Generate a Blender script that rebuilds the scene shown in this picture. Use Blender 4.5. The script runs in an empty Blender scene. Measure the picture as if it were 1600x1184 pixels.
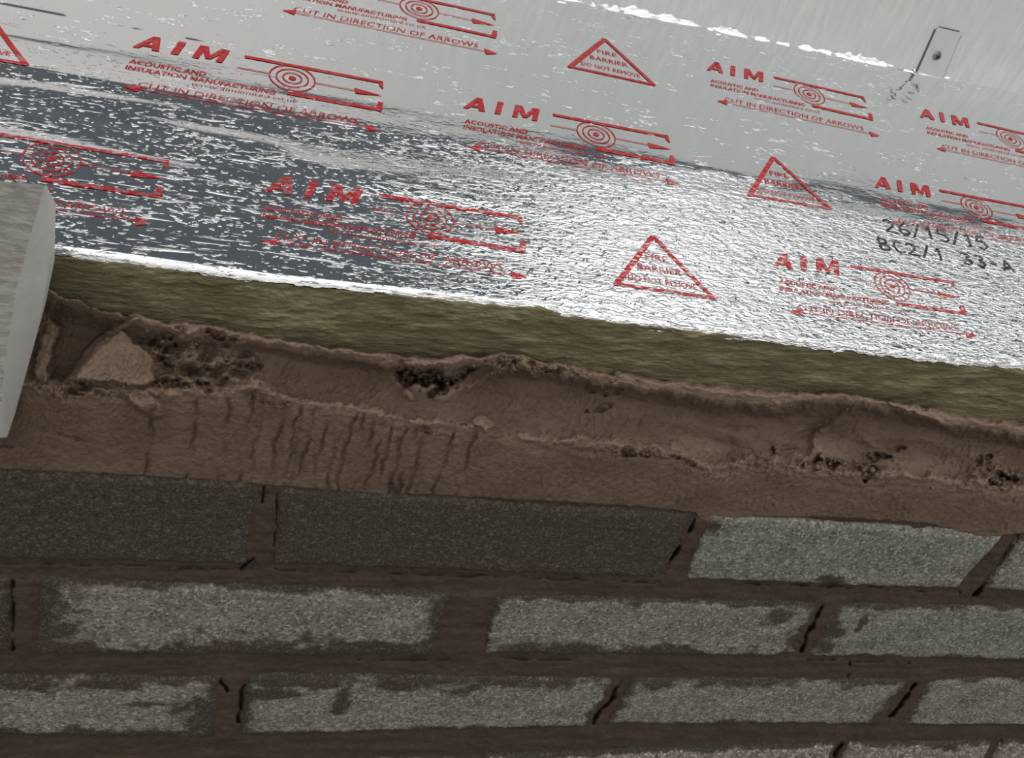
import bpy, bmesh, math
import numpy as np
from mathutils import Matrix, Vector

S = bpy.context.scene
COL = S.collection

# ------------------------------------------------------------------ camera, sky, exposure
R_CAM = np.array([[0.95513367, -0.17122648, 0.24166335],
                  [0.08924899, -0.61162466, -0.78609791],
                  [0.28240803, 0.77239682, -0.56890152]])     # rows: right, down, forward
C_CAM = np.array([82.96658, -354.98801, 406.13084])           # millimetres
F_PX = 1541.0
MM = 0.001

cam = bpy.data.cameras.new('camera')
cam.sensor_width = 36.0
cam.lens = F_PX / 1600.0 * 36.0
cam.clip_start = 0.02
cam_ob = bpy.data.objects.new('camera', cam)
M = Matrix.Identity(4)
for i in range(3):
    M[i][0] = R_CAM[0][i]
    M[i][1] = -R_CAM[1][i]
    M[i][2] = -R_CAM[2][i]
    M[i][3] = C_CAM[i] * MM
cam_ob.matrix_world = M
COL.objects.link(cam_ob)
S.camera = cam_ob

w = bpy.data.worlds.new('overcast_sky')
S.world = w
w.use_nodes = True
nt = w.node_tree
nt.nodes.clear()
wo = nt.nodes.new('ShaderNodeOutputWorld')
bg = nt.nodes.new('ShaderNodeBackground')
tc = nt.nodes.new('ShaderNodeTexCoord')
sx = nt.nodes.new('ShaderNodeSeparateXYZ')
rp = nt.nodes.new('ShaderNodeValToRGB')                        # overcast: zenith brighter than horizon
rp.color_ramp.elements[0].position = 0.0
rp.color_ramp.elements[0].color = (0.33, 0.335, 0.34, 1)
rp.color_ramp.elements[1].position = 0.9
rp.color_ramp.elements[1].color = (1.0, 1.0, 0.985, 1)
nt.links.new(tc.outputs['Generated'], sx.inputs[0])
nt.links.new(sx.outputs['Z'], rp.inputs[0])
nt.links.new(rp.outputs[0], bg.inputs[0])
bg.inputs[1].default_value = 1.35
nt.links.new(bg.outputs[0], wo.inputs[0])

S.view_settings.view_transform = 'Standard'
S.view_settings.look = 'None'
S.view_settings.gamma = 1.0
S.view_settings.exposure = 0.0
S.view_settings.use_curve_mapping = False
S.cycles.max_bounces = 8

# ------------------------------------------------------------------ helpers
def ray(x, y):
    d = np.stack([(np.asarray(x, float) - 800) / F_PX, (np.asarray(y, float) - 592) / F_PX,
                  np.ones_like(np.asarray(x, float))], -1)
    return d @ R_CAM

def at(x, y, Y):
    """point on the vertical plane at depth Y (mm) seen at photograph position x, y"""
    d = ray(x, y)
    k = (np.asarray(Y, float) - C_CAM[1]) / d[..., 1]
    return C_CAM + d * k[..., None]

TH = math.radians(14.5)
FO = np.array([0.0, 10.0, 177.5])                              # front edge of the slab's top face
UU = np.array([1.0, 0, 0]); VV = np.array([0, math.cos(TH), math.sin(TH)])
NN = np.array([0, -math.sin(TH), math.cos(TH)])

def on_slab(x, y):
    d = ray(x, y)
    k = ((FO - C_CAM) @ NN) / (d @ NN)
    q = C_CAM + d * k[..., None] - FO
    return q @ UU, q @ VV

def vn(x, y, seed=0):
    x = np.asarray(x, float); y = np.asarray(y, float)
    x, y = np.broadcast_arrays(x, y)
    T = np.random.RandomState(seed + 11).uniform(-1, 1, (256, 256))
    xi = np.floor(x).astype(int); yi = np.floor(y).astype(int)
    fx = x - xi; fy = y - yi
    fx = fx * fx * (3 - 2 * fx); fy = fy * fy * (3 - 2 * fy)
    a = T[yi % 256, xi % 256]; b = T[yi % 256, (xi + 1) % 256]
    c = T[(yi + 1) % 256, xi % 256]; d = T[(yi + 1) % 256, (xi + 1) % 256]
    return (a * (1 - fx) + b * fx) * (1 - fy) + (c * (1 - fx) + d * fx) * fy

def fbm(x, y, seed=0, octv=4, gain=0.5):
    s = 0; a = 1; t = 0
    for k in range(octv):
        s = s + a * vn(np.asarray(x) * 2 ** k + 17.3 * k, np.asarray(y) * 2 ** k - 9.1 * k, seed + k)
        t += a; a *= gain
    return s / t

def sm(t, a=0.0, b=1.0):
    t = np.clip((np.asarray(t, float) - a) / (b - a), 0, 1)
    return t * t * (3 - 2 * t)

def ip(x, pts):
    p = np.array(pts, float)
    return np.interp(x, p[:, 0], p[:, 1])

def link(name, me, mat=None, parent=None):
    o = bpy.data.objects.new(name, me)
    COL.objects.link(o)
    if mat: me.materials.append(mat)
    if parent: o.parent = parent
    return o

def mesh(name, V, F, smooth=True):
    me = bpy.data.meshes.new(name)
    V = np.asarray(V, float)
    if isinstance(F, np.ndarray):
        n = F.shape[1]
        me.vertices.add(len(V)); me.vertices.foreach_set('co', V.ravel())
        me.loops.add(F.size); me.loops.foreach_set('vertex_index', F.ravel().astype(np.int32))
        me.polygons.add(len(F)); me.polygons.foreach_set('loop_start', np.arange(0, F.size, n, dtype=np.int32))
        me.update(calc_edges=True)
    else:
        me.from_pydata(V.tolist(), [], F)
    me.validate()
    me.polygons.foreach_set('use_smooth', np.full(len(me.polygons), smooth))
    return me

def grid_faces(nr, nc, flip=False):
    i = np.arange(nr - 1)[:, None] * nc + np.arange(nc - 1)[None, :]
    q = np.stack([i, i + 1, i + nc + 1, i + nc], -1).reshape(-1, 4)
    return q[:, ::-1].copy() if flip else q

def set_attr(me, name, vals):
    a = me.attributes.new(name, 'FLOAT', 'POINT')
    a.data.foreach_set('value', np.asarray(vals, np.float32).ravel())

def tag(o, label=None, cat=None, group=None, kind=None):
    for k, v in (('label', label), ('category', cat), ('group', group), ('kind', kind)):
        if v: o[k] = v
    return o

def empty(name, loc=(0, 0, 0), parent=None):
    o = bpy.data.objects.new(name, None)
    o.empty_display_size = 0.02
    COL.objects.link(o); o.location = loc
    if parent: o.parent = parent
    return o

class N:
    """small node builder"""
    def __init__(s, name):
        s.m = bpy.data.materials.new(name); s.m.use_nodes = True
        s.t = s.m.node_tree; s.p = s.t.nodes['Principled BSDF']
    def n(s, typ, **kw):
        o = s.t.nodes.new('ShaderNode' + typ)
        for k, v in kw.items(): setattr(o, k, v)
        return o
    def put(s, sock, v):
        if isinstance(v, bpy.types.NodeSocket): s.t.links.new(v, sock)
        else: sock.default_value = v
    def obj(s): return s.n('TexCoord').outputs['Object']
    def attr(s, name):
        return s.n('Attribute', attribute_name=name).outputs['Fac']
    def mapv(s, v, scale):
        o = s.n('Mapping'); s.put(o.inputs['Vector'], v); o.inputs['Scale'].default_value = scale
        return o.outputs[0]
    def noise(s, v, scale=1.0, detail=3, rough=0.5, dist=0.0):
        o = s.n('TexNoise'); s.put(o.inputs['Vector'], v)
        o.inputs['Scale'].default_value = scale; o.inputs['Detail'].default_value = detail
        o.inputs['Roughness'].default_value = rough; o.inputs['Distortion'].default_value = dist
        return o.outputs['Fac']
    def voro(s, v, scale=1.0, feature='F1', out='Distance'):
        o = s.n('TexVoronoi', feature=feature); s.put(o.inputs['Vector'], v); o.inputs['Scale'].default_value = scale
        return o.outputs[out]
    def math(s, op, a, b=0.0, c=0.0):
        o = s.n('Math', operation=op); s.put(o.inputs[0], a); s.put(o.inputs[1], b); s.put(o.inputs[2], c)
        return o.outputs[0]
    def rng(s, v, a, b, c=0.0, d=1.0):
        o = s.n('MapRange', interpolation_type='SMOOTHSTEP'); s.put(o.inputs['Value'], v)
        for k, q in zip(('From Min', 'From Max', 'To Min', 'To Max'), (a, b, c, d)): s.put(o.inputs[k], q)
        return o.outputs[0]
    def mix(s, f, a, b):
        o = s.n('Mix', data_type='RGBA'); s.put(o.inputs['Factor'], f)
        for k, q in ((6, a), (7, b)):
            s.put(o.inputs[k], q if isinstance(q, bpy.types.NodeSocket) else (*q, 1.0))
        return o.outputs[2]
    def bump(s, h, dist=0.001, strength=1.0, nrm=None):
        o = s.n('Bump'); s.put(o.inputs['Height'], h); o.inputs['Distance'].default_value = dist
        o.inputs['Strength'].default_value = strength
        if nrm: s.put(o.inputs['Normal'], nrm)
        return o.outputs[0]
    def fin(s, color=None, rough=None, metal=None, normal=None, spec=None):
        for k, v in (('Base Color', color), ('Roughness', rough), ('Metallic', metal), ('Normal', normal), ('Specular IOR Level', spec)):
            if v is None: continue
            if k == 'Base Color' and not isinstance(v, bpy.types.NodeSocket): v = (*v, 1.0)
            s.put(s.p.inputs[k], v)
        return s.m

# ------------------------------------------------------------------ materials
def mat_mortar(name, base, light, dark, lit_tone=None):
    a = N(name); v = a.mapv(a.obj(), (1000, 1000, 1000))
    big = a.noise(v, 0.035, 3); mid = a.noise(v, 0.30, 4, 0.6); fine = a.noise(v, 1.3, 3, 0.65)
    c = a.mix(a.rng(big, 0.35, 0.65), base, light)
    if lit_tone:                                                  # light on lip, ridge and lumps put into the colour
        c = a.mix(a.math('MULTIPLY', a.attr('lit_tone'), a.rng(mid, 0.25, 0.60, 0.55, 1.0)), c, lit_tone)
    c = a.mix(a.rng(mid, 0.42, 0.75, 0.0, 0.5), c, dark)
    c = a.mix(a.rng(fine, 0.55, 0.8, 0.0, 0.35), c, light)
    h = a.math('ADD', a.math('MULTIPLY', fine, 0.55), a.math('MULTIPLY', mid, 1.5))
    return a.fin(c, 0.85, 0.0, a.bump(h, 0.0011, 1.0), 0.25)

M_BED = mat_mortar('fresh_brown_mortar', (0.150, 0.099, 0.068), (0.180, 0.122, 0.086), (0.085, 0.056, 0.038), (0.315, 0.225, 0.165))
M_JOINT = mat_mortar('joint_mortar', (0.070, 0.048, 0.034), (0.086, 0.059, 0.042), (0.044, 0.030, 0.022))

def mat_brick(name='concrete_common_brick', pale=(0.52, 0.50, 0.45)):
    a = N(name); v = a.mapv(a.obj(), (1000, 1000, 1000))
    st = a.attr('stain'); tn = a.attr('tone')
    g1 = a.voro(v, 0.68, out='Color'); g2 = a.noise(v, 0.85, 3, 0.7); g3 = a.noise(v, 0.06, 3)
    gs = a.n('SeparateColor'); a.put(gs.inputs[0], g1)
    warm = a.mix(tn, (0.300, 0.258, 0.218), (0.250, 0.252, 0.215))
    c = a.mix(a.rng(g3, 0.3, 0.7, 0.0, 0.6), warm, (0.150, 0.132, 0.110))
    c = a.mix(a.rng(gs.outputs[0], 0.50, 1.0, 0.0, 0.60), c, pale)
    c = a.mix(a.rng(gs.outputs[1], 0.55, 1.0, 0.0, 0.62), c, (0.05, 0.045, 0.036))
    c = a.mix(a.rng(g2, 0.50, 0.72, 0.0, 0.55), c, (0.08, 0.072, 0.06))
    sc = a.mix(a.rng(g2, 0.40, 0.70), (0.052, 0.041, 0.031), (0.118, 0.098, 0.080))
    sc = a.mix(a.rng(gs.outputs[0], 0.78, 1.0, 0.0, 0.5), sc, (0.17, 0.15, 0.13))
    n2 = a.noise(v, 0.20, 5, 0.72)
    k = a.rng(a.math('ADD', st, a.math('MULTIPLY', a.math('SUBTRACT', n2, 0.5), 1.0)), 0.30, 0.74)
    c = a.mix(k, c, sc)
    h = a.math('ADD', a.math('MULTIPLY', gs.outputs[2], 0.5), a.math('MULTIPLY', g2, 1.0))
    return a.fin(c, 0.9, 0.0, a.bump(h, 0.0011, 1.0), 0.2)
M_BRICK = mat_brick()
M_BRICK_LIT = mat_brick('lit_pinkish_brick', (0.95, 0.80, 0.68))  # brighter copy of the brick, strong light put into its colour

def mat_wool():
    a = N('mineral_wool'); v = a.obj()
    f1 = a.noise(a.mapv(v, (32, 150, 210)), 1.0, 5, 0.62, 0.8)
    f2 = a.noise(a.mapv(v, (130, 500, 800)), 1.0, 4, 0.6, 0.4)
    b = a.noise(a.mapv(v, (22, 30, 60)), 1.0, 3)
    c = a.mix(a.rng(f1, 0.36, 0.66), (0.150, 0.128, 0.070), (0.300, 0.268, 0.158))
    c = a.mix(a.rng(b, 0.40, 0.68, 0.0, 0.55), c, (0.140, 0.114, 0.066))
    c = a.mix(a.rng(f2, 0.55, 0.75, 0.0, 0.5), c, (0.32, 0.295, 0.18))
    h = a.math('ADD', f1, a.math('MULTIPLY', f2, 0.5))
    return a.fin(c, 0.95, 0.0, a.bump(h, 0.0022, 1.0), 0.1)
M_WOOL = mat_wool()
fb = N('wool_fibre'); M_FIBRE = fb.fin((0.27, 0.245, 0.145), 0.8, 0.0)

def foil_bump(a):
    """crinkles of the foil, shared by the foil and the ink on it (object space: x along the slab, y up its slope)"""
    v = a.mapv(a.obj(), (1000, 1000, 1000))
    xyz = a.n('SeparateXYZ'); a.put(xyz.inputs[0], v)
    right = a.rng(xyz.outputs[0], 90.0, 300.0)
    vv = a.math('ADD', xyz.outputs[1], a.math('MULTIPLY', a.math('SUBTRACT', a.noise(a.mapv(v, (0.02, 0.05, 1)), 1.0, 3), 0.5), 40.0))
    near = a.rng(vv, a.rng(right, 0.0, 1.0, 150.0, 122.0), a.rng(right, 0.0, 1.0, 85.0, 96.0), 0.03, 1.0)
    patch = a.rng(a.noise(a.mapv(v, (0.02, 0.07, 1)), 1.0, 3), 0.36, 0.62, 0.25, 1.0)
    st = a.noise(a.mapv(v, (0.045, 0.36, 1)), 1.0, 2.5, 0.6, 0.6)         # long streaks, left
    cr = a.noise(a.mapv(v, (0.15, 0.40, 1)), 1.0, 1.6, 0.55, 1.0)          # crumple, right
    fine = a.noise(a.mapv(v, (0.30, 0.62, 1)), 1.0, 1, 0.5)
    ln = a.rng(st, 0.58, 0.80)                                           # stands up as separate ridges
    bands = a.rng(a.noise(a.mapv(v, (0.005, 0.065, 1)), 1.0, 2), 0.40, 0.60, 0.10, 1.0)
    dt = a.rng(fine, 0.60, 0.76)
    hl = a.math('ADD', a.math('MULTIPLY', a.math('MULTIPLY', ln, bands), 1.0), a.math('MULTIPLY', a.math('MULTIPLY', dt, patch), 0.30))
    hr = a.math('MULTIPLY', cr, 1.8)
    lr = a.n('Mix', data_type='FLOAT')
    a.put(lr.inputs[0], right); a.put(lr.inputs[2], hl); a.put(lr.inputs[3], hr)
    h = a.math('MULTIPLY', lr.outputs[0], near)
    # long fold lines running with the slab
    r = a.noise(a.mapv(v, (0.016, 0.085, 1)), 1.0, 4, 0.62, 0.35)
    ridge = a.math('MAXIMUM', a.math('SUBTRACT', 1.0, a.math('MULTIPLY', a.math('ABSOLUTE', a.math('SUBTRACT', r, 0.5)), 60.0)), 0.0)
    gate = a.rng(a.noise(a.mapv(v, (0.05, 0.05, 1)), 1.0, 3), 0.46, 0.60)
    dots = a.rng(a.noise(a.mapv(v, (0.20, 0.40, 1)), 1.0, 2), 0.48, 0.62)
    h = a.math('ADD', h, a.math('MULTIPLY', a.math('MULTIPLY', ridge, gate), a.math('MULTIPLY', dots, 0.75)))
    return a.bump(h, 0.0010, 1.0)

def mat_foil():
    a = N('aluminium_foil')
    return a.fin((0.89, 0.90, 0.91), 0.08, 1.0, foil_bump(a))
M_FOIL = mat_foil()
def mat_ink(name, col, metal, worn=0.75):
    """ink film on the foil, rubbed off in flecks where the foil is crumpled"""
    a = N(name); v = a.mapv(a.obj(), (1000, 1000, 1000))
    xyz = a.n('SeparateXYZ'); a.put(xyz.inputs[0], v)
    rub = a.math('MULTIPLY', a.rng(a.noise(a.mapv(v, (0.22, 0.7, 1)), 1.0, 3, 0.65), 0.50, 0.60), a.rng(xyz.outputs[1], 140.0, 70.0, 0.10, worn))
    return a.fin(a.mix(rub, col, (0.89, 0.80, 0.80)), a.rng(rub, 0.0, 1.0, 0.32, 0.10), a.rng(rub, 0.0, 1.0, metal, 1.0), foil_bump(a), 0.4)
M_RED = mat_ink('red_print_ink', (0.55, 0.026, 0.032), 0.30)
M_BLACK = mat_ink('black_marker_ink', (0.008, 0.008, 0.011), 0.0, 0.2)

def mat_sheet():
    a = N('grey_sheet'); v = a.mapv(a.obj(), (1000, 1000, 1000))
    s1 = a.noise(a.mapv(v, (0.22, 1, 0.045)), 1.0, 4, 0.6); s2 = a.noise(v, 0.03, 3); s3 = a.noise(v, 0.5, 3)
    c = a.mix(a.rng(s1, 0.35, 0.68), (0.60, 0.62, 0.59), (0.69, 0.71, 0.68))
    c = a.mix(a.rng(s2, 0.40, 0.62, 0.0, 0.5), c, (0.62, 0.64, 0.64))
    c = a.mix(a.rng(s3, 0.60, 0.78, 0.0, 0.35), c, (0.50, 0.52, 0.50))
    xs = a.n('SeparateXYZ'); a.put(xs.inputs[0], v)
    c = a.mix(a.rng(xs.outputs[0], 330.0, -60.0), c, (0.86, 0.83, 0.80))  # unseen left end painted paler and warmer to brighten the foil's reflection
    return a.fin(c, 0.6, 0.0, a.bump(s1, 0.0004, 0.5), 0.3)
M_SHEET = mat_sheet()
a = N('tab_metal'); vv = a.mapv(a.obj(), (1000, 1000, 1000))
M_TAB = a.fin(a.mix(a.noise(vv, 0.12, 3), (0.56, 0.58, 0.55), (0.66, 0.67, 0.65)), 0.5, 0.15, None, 0.3)
a = N('tab_shadow_gap'); M_SHADOW_GAP = a.fin((0.10, 0.105, 0.10), 0.7, 0.0)  # dark colour painted for the shadow gap round the tab
a = N('screw_steel'); M_SCREW = a.fin((0.30, 0.30, 0.31), 0.3, 0.9)
a = N('screw_recess'); M_DARK = a.fin((0.01, 0.01, 0.011), 0.6, 0.0)

def mat_board():
    a = N('grey_galvanised_block'); v = a.mapv(a.obj(), (1000, 1000, 1000))
    s1 = a.noise(a.mapv(v, (0.10, 0.3, 0.55)), 1.0, 4, 0.65); s2 = a.noise(v, 0.12, 4, 0.6); s3 = a.noise(v, 0.5, 3, 0.6)
    c = a.mix(a.rng(s1, 0.36, 0.68), (0.33, 0.315, 0.28), (0.48, 0.465, 0.43))
    c = a.mix(a.rng(s2, 0.50, 0.70, 0.0, 0.6), c, (0.27, 0.255, 0.22))
    c = a.mix(a.rng(s3, 0.60, 0.74, 0.0, 0.4), c, (0.62, 0.60, 0.56))
    return a.fin(c, 0.6, 0.0, a.bump(a.math('ADD', s1, s3), 0.0005, 0.7), 0.35)
M_BLOCK = mat_board()
a = N('grey_galvanised_edge'); v = a.mapv(a.obj(), (1000, 1000, 1000))
M_EDGE = a.fin(a.mix(a.noise(v, 0.16, 4), (0.50, 0.505, 0.475), (0.61, 0.615, 0.585)), 0.6, 0.0, a.bump(a.noise(v, 0.6, 3), 0.0003, 0.5), 0.3)
a = N('slate_reflect_panel'); v = a.obj()
M_UPPER = a.fin(a.mix(a.noise(v, 9.0, 3), (0.075, 0.095, 0.115), (0.10, 0.125, 0.145)), 0.7, 0.0)  # dark colour of the added panels that the foil mirrors
a = N('site_ground'); v = a.obj()
M_GROUND = a.fin(a.mix(a.noise(v, 3.0, 4), (0.05, 0.04, 0.03), (0.085, 0.068, 0.05)), 0.95, 0.0)

# ------------------------------------------------------------------ setting: ground, back wall, added unseen panels above it
def box(name, lo, hi, mat, parent=None, bevel=0.0):
    bm = bmesh.new(); bmesh.ops.create_cube(bm, size=1.0)
    for q in bm.verts:
        q.co = Vector([(lo[i] + hi[i]) / 2 + q.co[i] * (hi[i] - lo[i]) for i in range(3)])
    if bevel: bmesh.ops.bevel(bm, geom=bm.edges[:], offset=bevel, segments=2, affect='EDGES')
    me = bpy.data.meshes.new(name); bm.to_mesh(me); bm.free()
    return link(name, me, mat, parent)

Y_BACK = 276.0
Z_SHEET = 0.395
box('floor', (-6, -8, -1.30), (8, 6, -1.25), M_GROUND)['kind'] = 'structure'
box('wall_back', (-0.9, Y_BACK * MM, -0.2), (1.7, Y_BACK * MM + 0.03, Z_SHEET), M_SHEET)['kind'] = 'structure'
ob = box('dark_reflect_band', (-0.9, Y_BACK * MM + 0.005, Z_SHEET + 0.001), (1.7, Y_BACK * MM + 0.06, Z_SHEET + 0.055), M_UPPER)  # unseen band added for a dark line in the foil's reflection
ob['kind'] = 'structure'
ob2 = box('dark_reflect_left', (-0.9, Y_BACK * MM + 0.005, Z_SHEET + 0.056), (0.39, Y_BACK * MM + 0.06, 1.15), M_UPPER)  # unseen panel added to darken the left of the foil's reflection
ob2['kind'] = 'structure'
box('dark_reflect_right', (0.63, Y_BACK * MM + 0.005, Z_SHEET + 0.056), (1.7, Y_BACK * MM + 0.06, 0.80), M_UPPER)['kind'] = 'structure'  # unseen panel added to end the bright sky patch in the foil

# ------------------------------------------------------------------ front wall: mortar joints + bricks
CRACKS = [((1592, 832), (1570, 868), (1548, 905), (1515, 932)), ((1086, 812), (1063, 850), (1046, 880), (1034, 906)),
          ((437, 775), (430, 850)), ((412, 757), (408, 782)), ((395, 872), (378, 887)), ((972, 1064), (948, 1098), (924, 1130)),
          ((1430, 1068), (1392, 1118)), ((1284, 948), (1250, 1018)), ((345, 1062), (354, 1078)), ((381, 1070), (373, 1128)),
          ((1331, 1034), (1330, 1050), (1318, 1063)), ((1312, 1160), (1300, 1190)), ((1562, 1160), (1552, 1190)), ((18, 905), (20, 1012))]
THIN = [((-80, 878), (120, 880), (250, 884), (384, 889)), ((428, 889), (620, 894), (800, 902), (1030, 909)), ((1074, 909), (1300, 914), (1500, 925)),
        ((560, 1030), (700, 1029)), ((760, 1027), (900, 1029)), ((1262, 1030), (1420, 1034))]

def seg_dist(X, Y, pts):
    d = np.full(X.shape, 1e9)
    for (x0, y0), (x1, y1) in zip(pts[:-1], pts[1:]):
        L = (x1 - x0) ** 2 + (y1 - y0) ** 2
        t = np.clip(((X - x0) * (x1 - x0) + (Y - y0) * (y1 - y0)) / L, 0, 1)
        d = np.minimum(d, np.hypot(X - x0 - t * (x1 - x0), Y - y0 - t * (y1 - y0)))
    return d

gx = np.r_[np.arange(-640, -40, 8.0), np.arange(-40, 1640, 2.5), np.arange(1640, 2420, 8.0)]; gy = np.arange(715, 1260, 2.5)
PX, PY = np.meshgrid(gx, gy)
D = 2.3 + 1.3 * fbm(PX / 90, PY / 9, 3, 4) + 0.8 * fbm(PX / 10, PY / 7, 5, 3)
for cx, cy, hw in ((35, 958, 20), (722, 980, 30), (360, 1105, 20), (405, 830, 22), (1062, 860, 16), (1266, 985, 22), (1412, 1098, 20), (945, 1098, 16)):
    lean = (30 - cx) / (2700 - cy)
    dx = PX - (cx - (cy - PY) * lean)
    D -= 2.6 * np.exp(-(dx / hw) ** 2) * sm(58 - np.abs(PY - cy), 0, 12)
for c in CRACKS:
    D += 7 * sm(3.2 + 3.0 * vn(PX / 11, PY / 11, 8) - seg_dist(PX + 4 * vn(PX / 14, PY / 14, 18), PY, c), 0, 4)
for c in THIN:
    D += 4 * sm(2.4 + 1.6 * vn(PX / 24, PY / 24, 28) - seg_dist(PX, PY + 2.5 * vn(PX / 17, PY / 17, 38), c), 0, 4)
D += 40 * sm(720 + 0.06 * PX - PY, 0, 10)
V = at(PX, PY, np.maximum(D, -0.5)) * MM
wall = link('wall_front', mesh('wall_front', V.reshape(-1, 3), grid_faces(len(gy), len(gx), True)), M_JOINT)
wall['kind'] = 'structure'

def brick(quad, base, top=0, bot=0, left=0, right=0, tone=0.5, proud=0.0, seed=0, spots=(), dip=None, name='brick', mat=None):
    """quad: TL, TR, BR, BL of the brick's face in the photograph; stain widths in mm from each edge"""
    Q = np.array([at(x, y, 0.0) for x, y in quad])
    L = (np.linalg.norm(Q[1] - Q[0]) + np.linalg.norm(Q[2] - Q[3])) / 2
    H = (np.linalg.norm(Q[3] - Q[0]) + np.linalg.norm(Q[2] - Q[1])) / 2
    nc = int(L / 1.4) + 2; nr = int(H / 1.4) + 2
    s, t = np.meshgrid(np.linspace(0, 1, nc), np.linspace(0, 1, nr))
    P = ((1 - s) * (1 - t))[..., None] * Q[0] + (s * (1 - t))[..., None] * Q[1] + (s * t)[..., None] * Q[2] + ((1 - s) * t)[..., None] * Q[3]
    X = P[..., 0]; Z = P[..., 2]
    dt, db, dl, dr = t * H, (1 - t) * H, s * L, (1 - s) * L
    # ragged outline
    Z = Z - 1.3 * (fbm(X / 9, X * 0 + seed, seed, 3)) * np.exp(-dt / 8) + 1.2 * fbm(X / 9, X * 0 + seed + 40, seed + 1, 3) * np.exp(-db / 8)
    X = X + 1.2 * fbm(Z / 9, Z * 0 + seed, seed + 2, 3) * (np.exp(-dl / 8) + np.exp(-dr / 8))
    if dip is not None:
        Z = Z - dip(s) * np.clip(1 - dt / 40, 0, 1)
    e = np.minimum(np.minimum(dt, db), np.minimum(dl, dr))
    Yd = -proud + 2.6 * np.exp(-e / 1.6) + 0.7 * fbm(X / 4, Z / 4, seed + 3, 3, 0.65) + 0.5 * fbm(X / 35, Z / 25, seed + 4, 2)
    st = np.full(X.shape, float(base))
    for dd, wd in ((dt, top), (db, bot), (dl, left), (dr, right)):
        if wd: st = np.maximum(st, sm(1.45 - dd / (1.9 * wd) + 0.9 * fbm(X / 22, Z / 14, seed + 6, 4, 0.6), 0, 1.7))
    for (x, y, rx, ry, a) in spots:
        c = at(x, y, 0.0); k = 0.34
        st = np.maximum(st, a * sm(1.75 - np.hypot((X - c[0]) / (rx * k), (Z - c[2]) / (ry * k)) + 1.1 * fbm(X / 14, Z / 9, seed + 9, 4, 0.65), 0, 1.8))
    V = np.stack([X, Yd, Z], -1).reshape(-1, 3)
    F = grid_faces(nr, nc, True)
    # sides and back
    rim = np.r_[np.arange(nc), np.arange(1, nr) * nc + nc - 1, (nr - 1) * nc + np.arange(nc - 2, -1, -1), np.arange(nr - 2, 0, -1) * nc]
    B = V[rim].copy(); B[:, 1] = 60
    n0 = len(V); k = len(rim); i = np.arange(k); j = (i + 1) % k
    F = np.r_[F, np.stack([rim[i], rim[j], n0 + j, n0 + i], -1)]
    V = np.r_[V, B]; st = np.r_[st.ravel(), np.ones(k)]
    c0 = V.mean(0)
    me = mesh(name, (V - c0) * MM, F)
    set_attr(me, 'stain', st); set_attr(me, 'tone', np.full(len(V), tone))
    o = link(name, me, mat or M_BRICK, wall)
    o.location = c0 * MM
    return o

brick([(-70, 731), (411, 759), (386, 886), (-70, 874)], 0.85, tone=0.2, seed=1, right=12)
brick([(437, 763), (1086, 805), (1036, 906), (426, 884)], 0.80, tone=0.2, seed=2, bot=10, right=10)
brick([(1112, 806), (1574, 834), (1496, 921), (1074, 906)], -0.08, tone=1.0, seed=3, proud=0.6, spots=((1115, 822, 22, 14, 1), (1300, 905, 40, 12, 1)),
      dip=lambda s: 2.5 * np.exp(-((s - 0.93) / 0.08) ** 2))
brick([(1602, 838), (1760, 846), (1690, 938), (1545, 921)], 0.15, tone=0.2, seed=4, top=3)
brick([(-90, 904), (17, 905), (18, 1022), (-90, 1022)], 0.35, tone=0.4, seed=5, right=8)
brick([(58, 906), (706, 928), (676, 1028), (56, 1024)], 0.0, top=3, bot=11, left=13, right=9, tone=0.25, seed=6, spots=((100, 985, 40, 30, .8), (660, 925, 70, 18, .8), (120, 930, 60, 14, .5), (300, 1015, 90, 12, .8)))
brick([(772, 932), (1284, 945), (1246, 1027), (756, 1024)], 0.30, top=3, bot=9, left=4, right=14, tone=0.5, seed=7, spots=((1220, 960, 40, 40, .7),))
brick([(1300, 946), (1760, 950), (1720, 1036), (1262, 1028)], 0.0, top=3, bot=4, left=9, tone=0.9, seed=8, spots=((1348, 972, 13, 34, 1), (1290, 1010, 30, 20, .8)))
brick([(-90, 1058), (346, 1060), (334, 1156), (-90, 1150)], 0.0, top=8, bot=8, right=13, tone=0.3, seed=9, spots=((170, 1070, 50, 16, 1), (250, 1100, 60, 10, .7), (310, 1125, 30, 25, .8), (15, 1065, 40, 20, .9), (20, 1150, 60, 20, 1)))
brick([(384, 1056), (970, 1060), (920, 1138), (374, 1152)], 0.0, top=9, bot=4, left=5, right=6, tone=0.6, seed=10, spots=((535, 1095, 20, 40, .9), (420, 1082, 60, 20, .9), (470, 1068, 110, 14, .9)))
brick([(988, 1062), (1422, 1064), (1376, 1134), (946, 1133)], 0.0, top=7, bot=4, left=5, right=10, tone=0.6, seed=11)
brick([(1448, 1062), (1760, 1062), (1720, 1136), (1402, 1135)], 0.05, top=3, bot=3, left=5, tone=0.3, seed=12, spots=((1520, 1095, 50, 20, .45),))
brick([(760, 1182), (1306, 1162), (1270, 1240), (740, 1260)], 0.0, top=2, tone=0.1, seed=13, proud=1.5, mat=M_BRICK_LIT)
brick([(1330, 1161), (1552, 1160), (1510, 1240), (1290, 1240)], 0.1, top=3, tone=0.1, seed=14, proud=1.0, spots=((1480, 1165, 40, 20, 1),), mat=M_BRICK_LIT)
brick([(1568, 1158), (1760, 1156), (1700, 1240), (1520, 1240)], 0.1, top=3, tone=0.1, seed=15, proud=1.0, spots=((1640, 1160, 40, 20, 1),), mat=M_BRICK_LIT)
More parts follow.
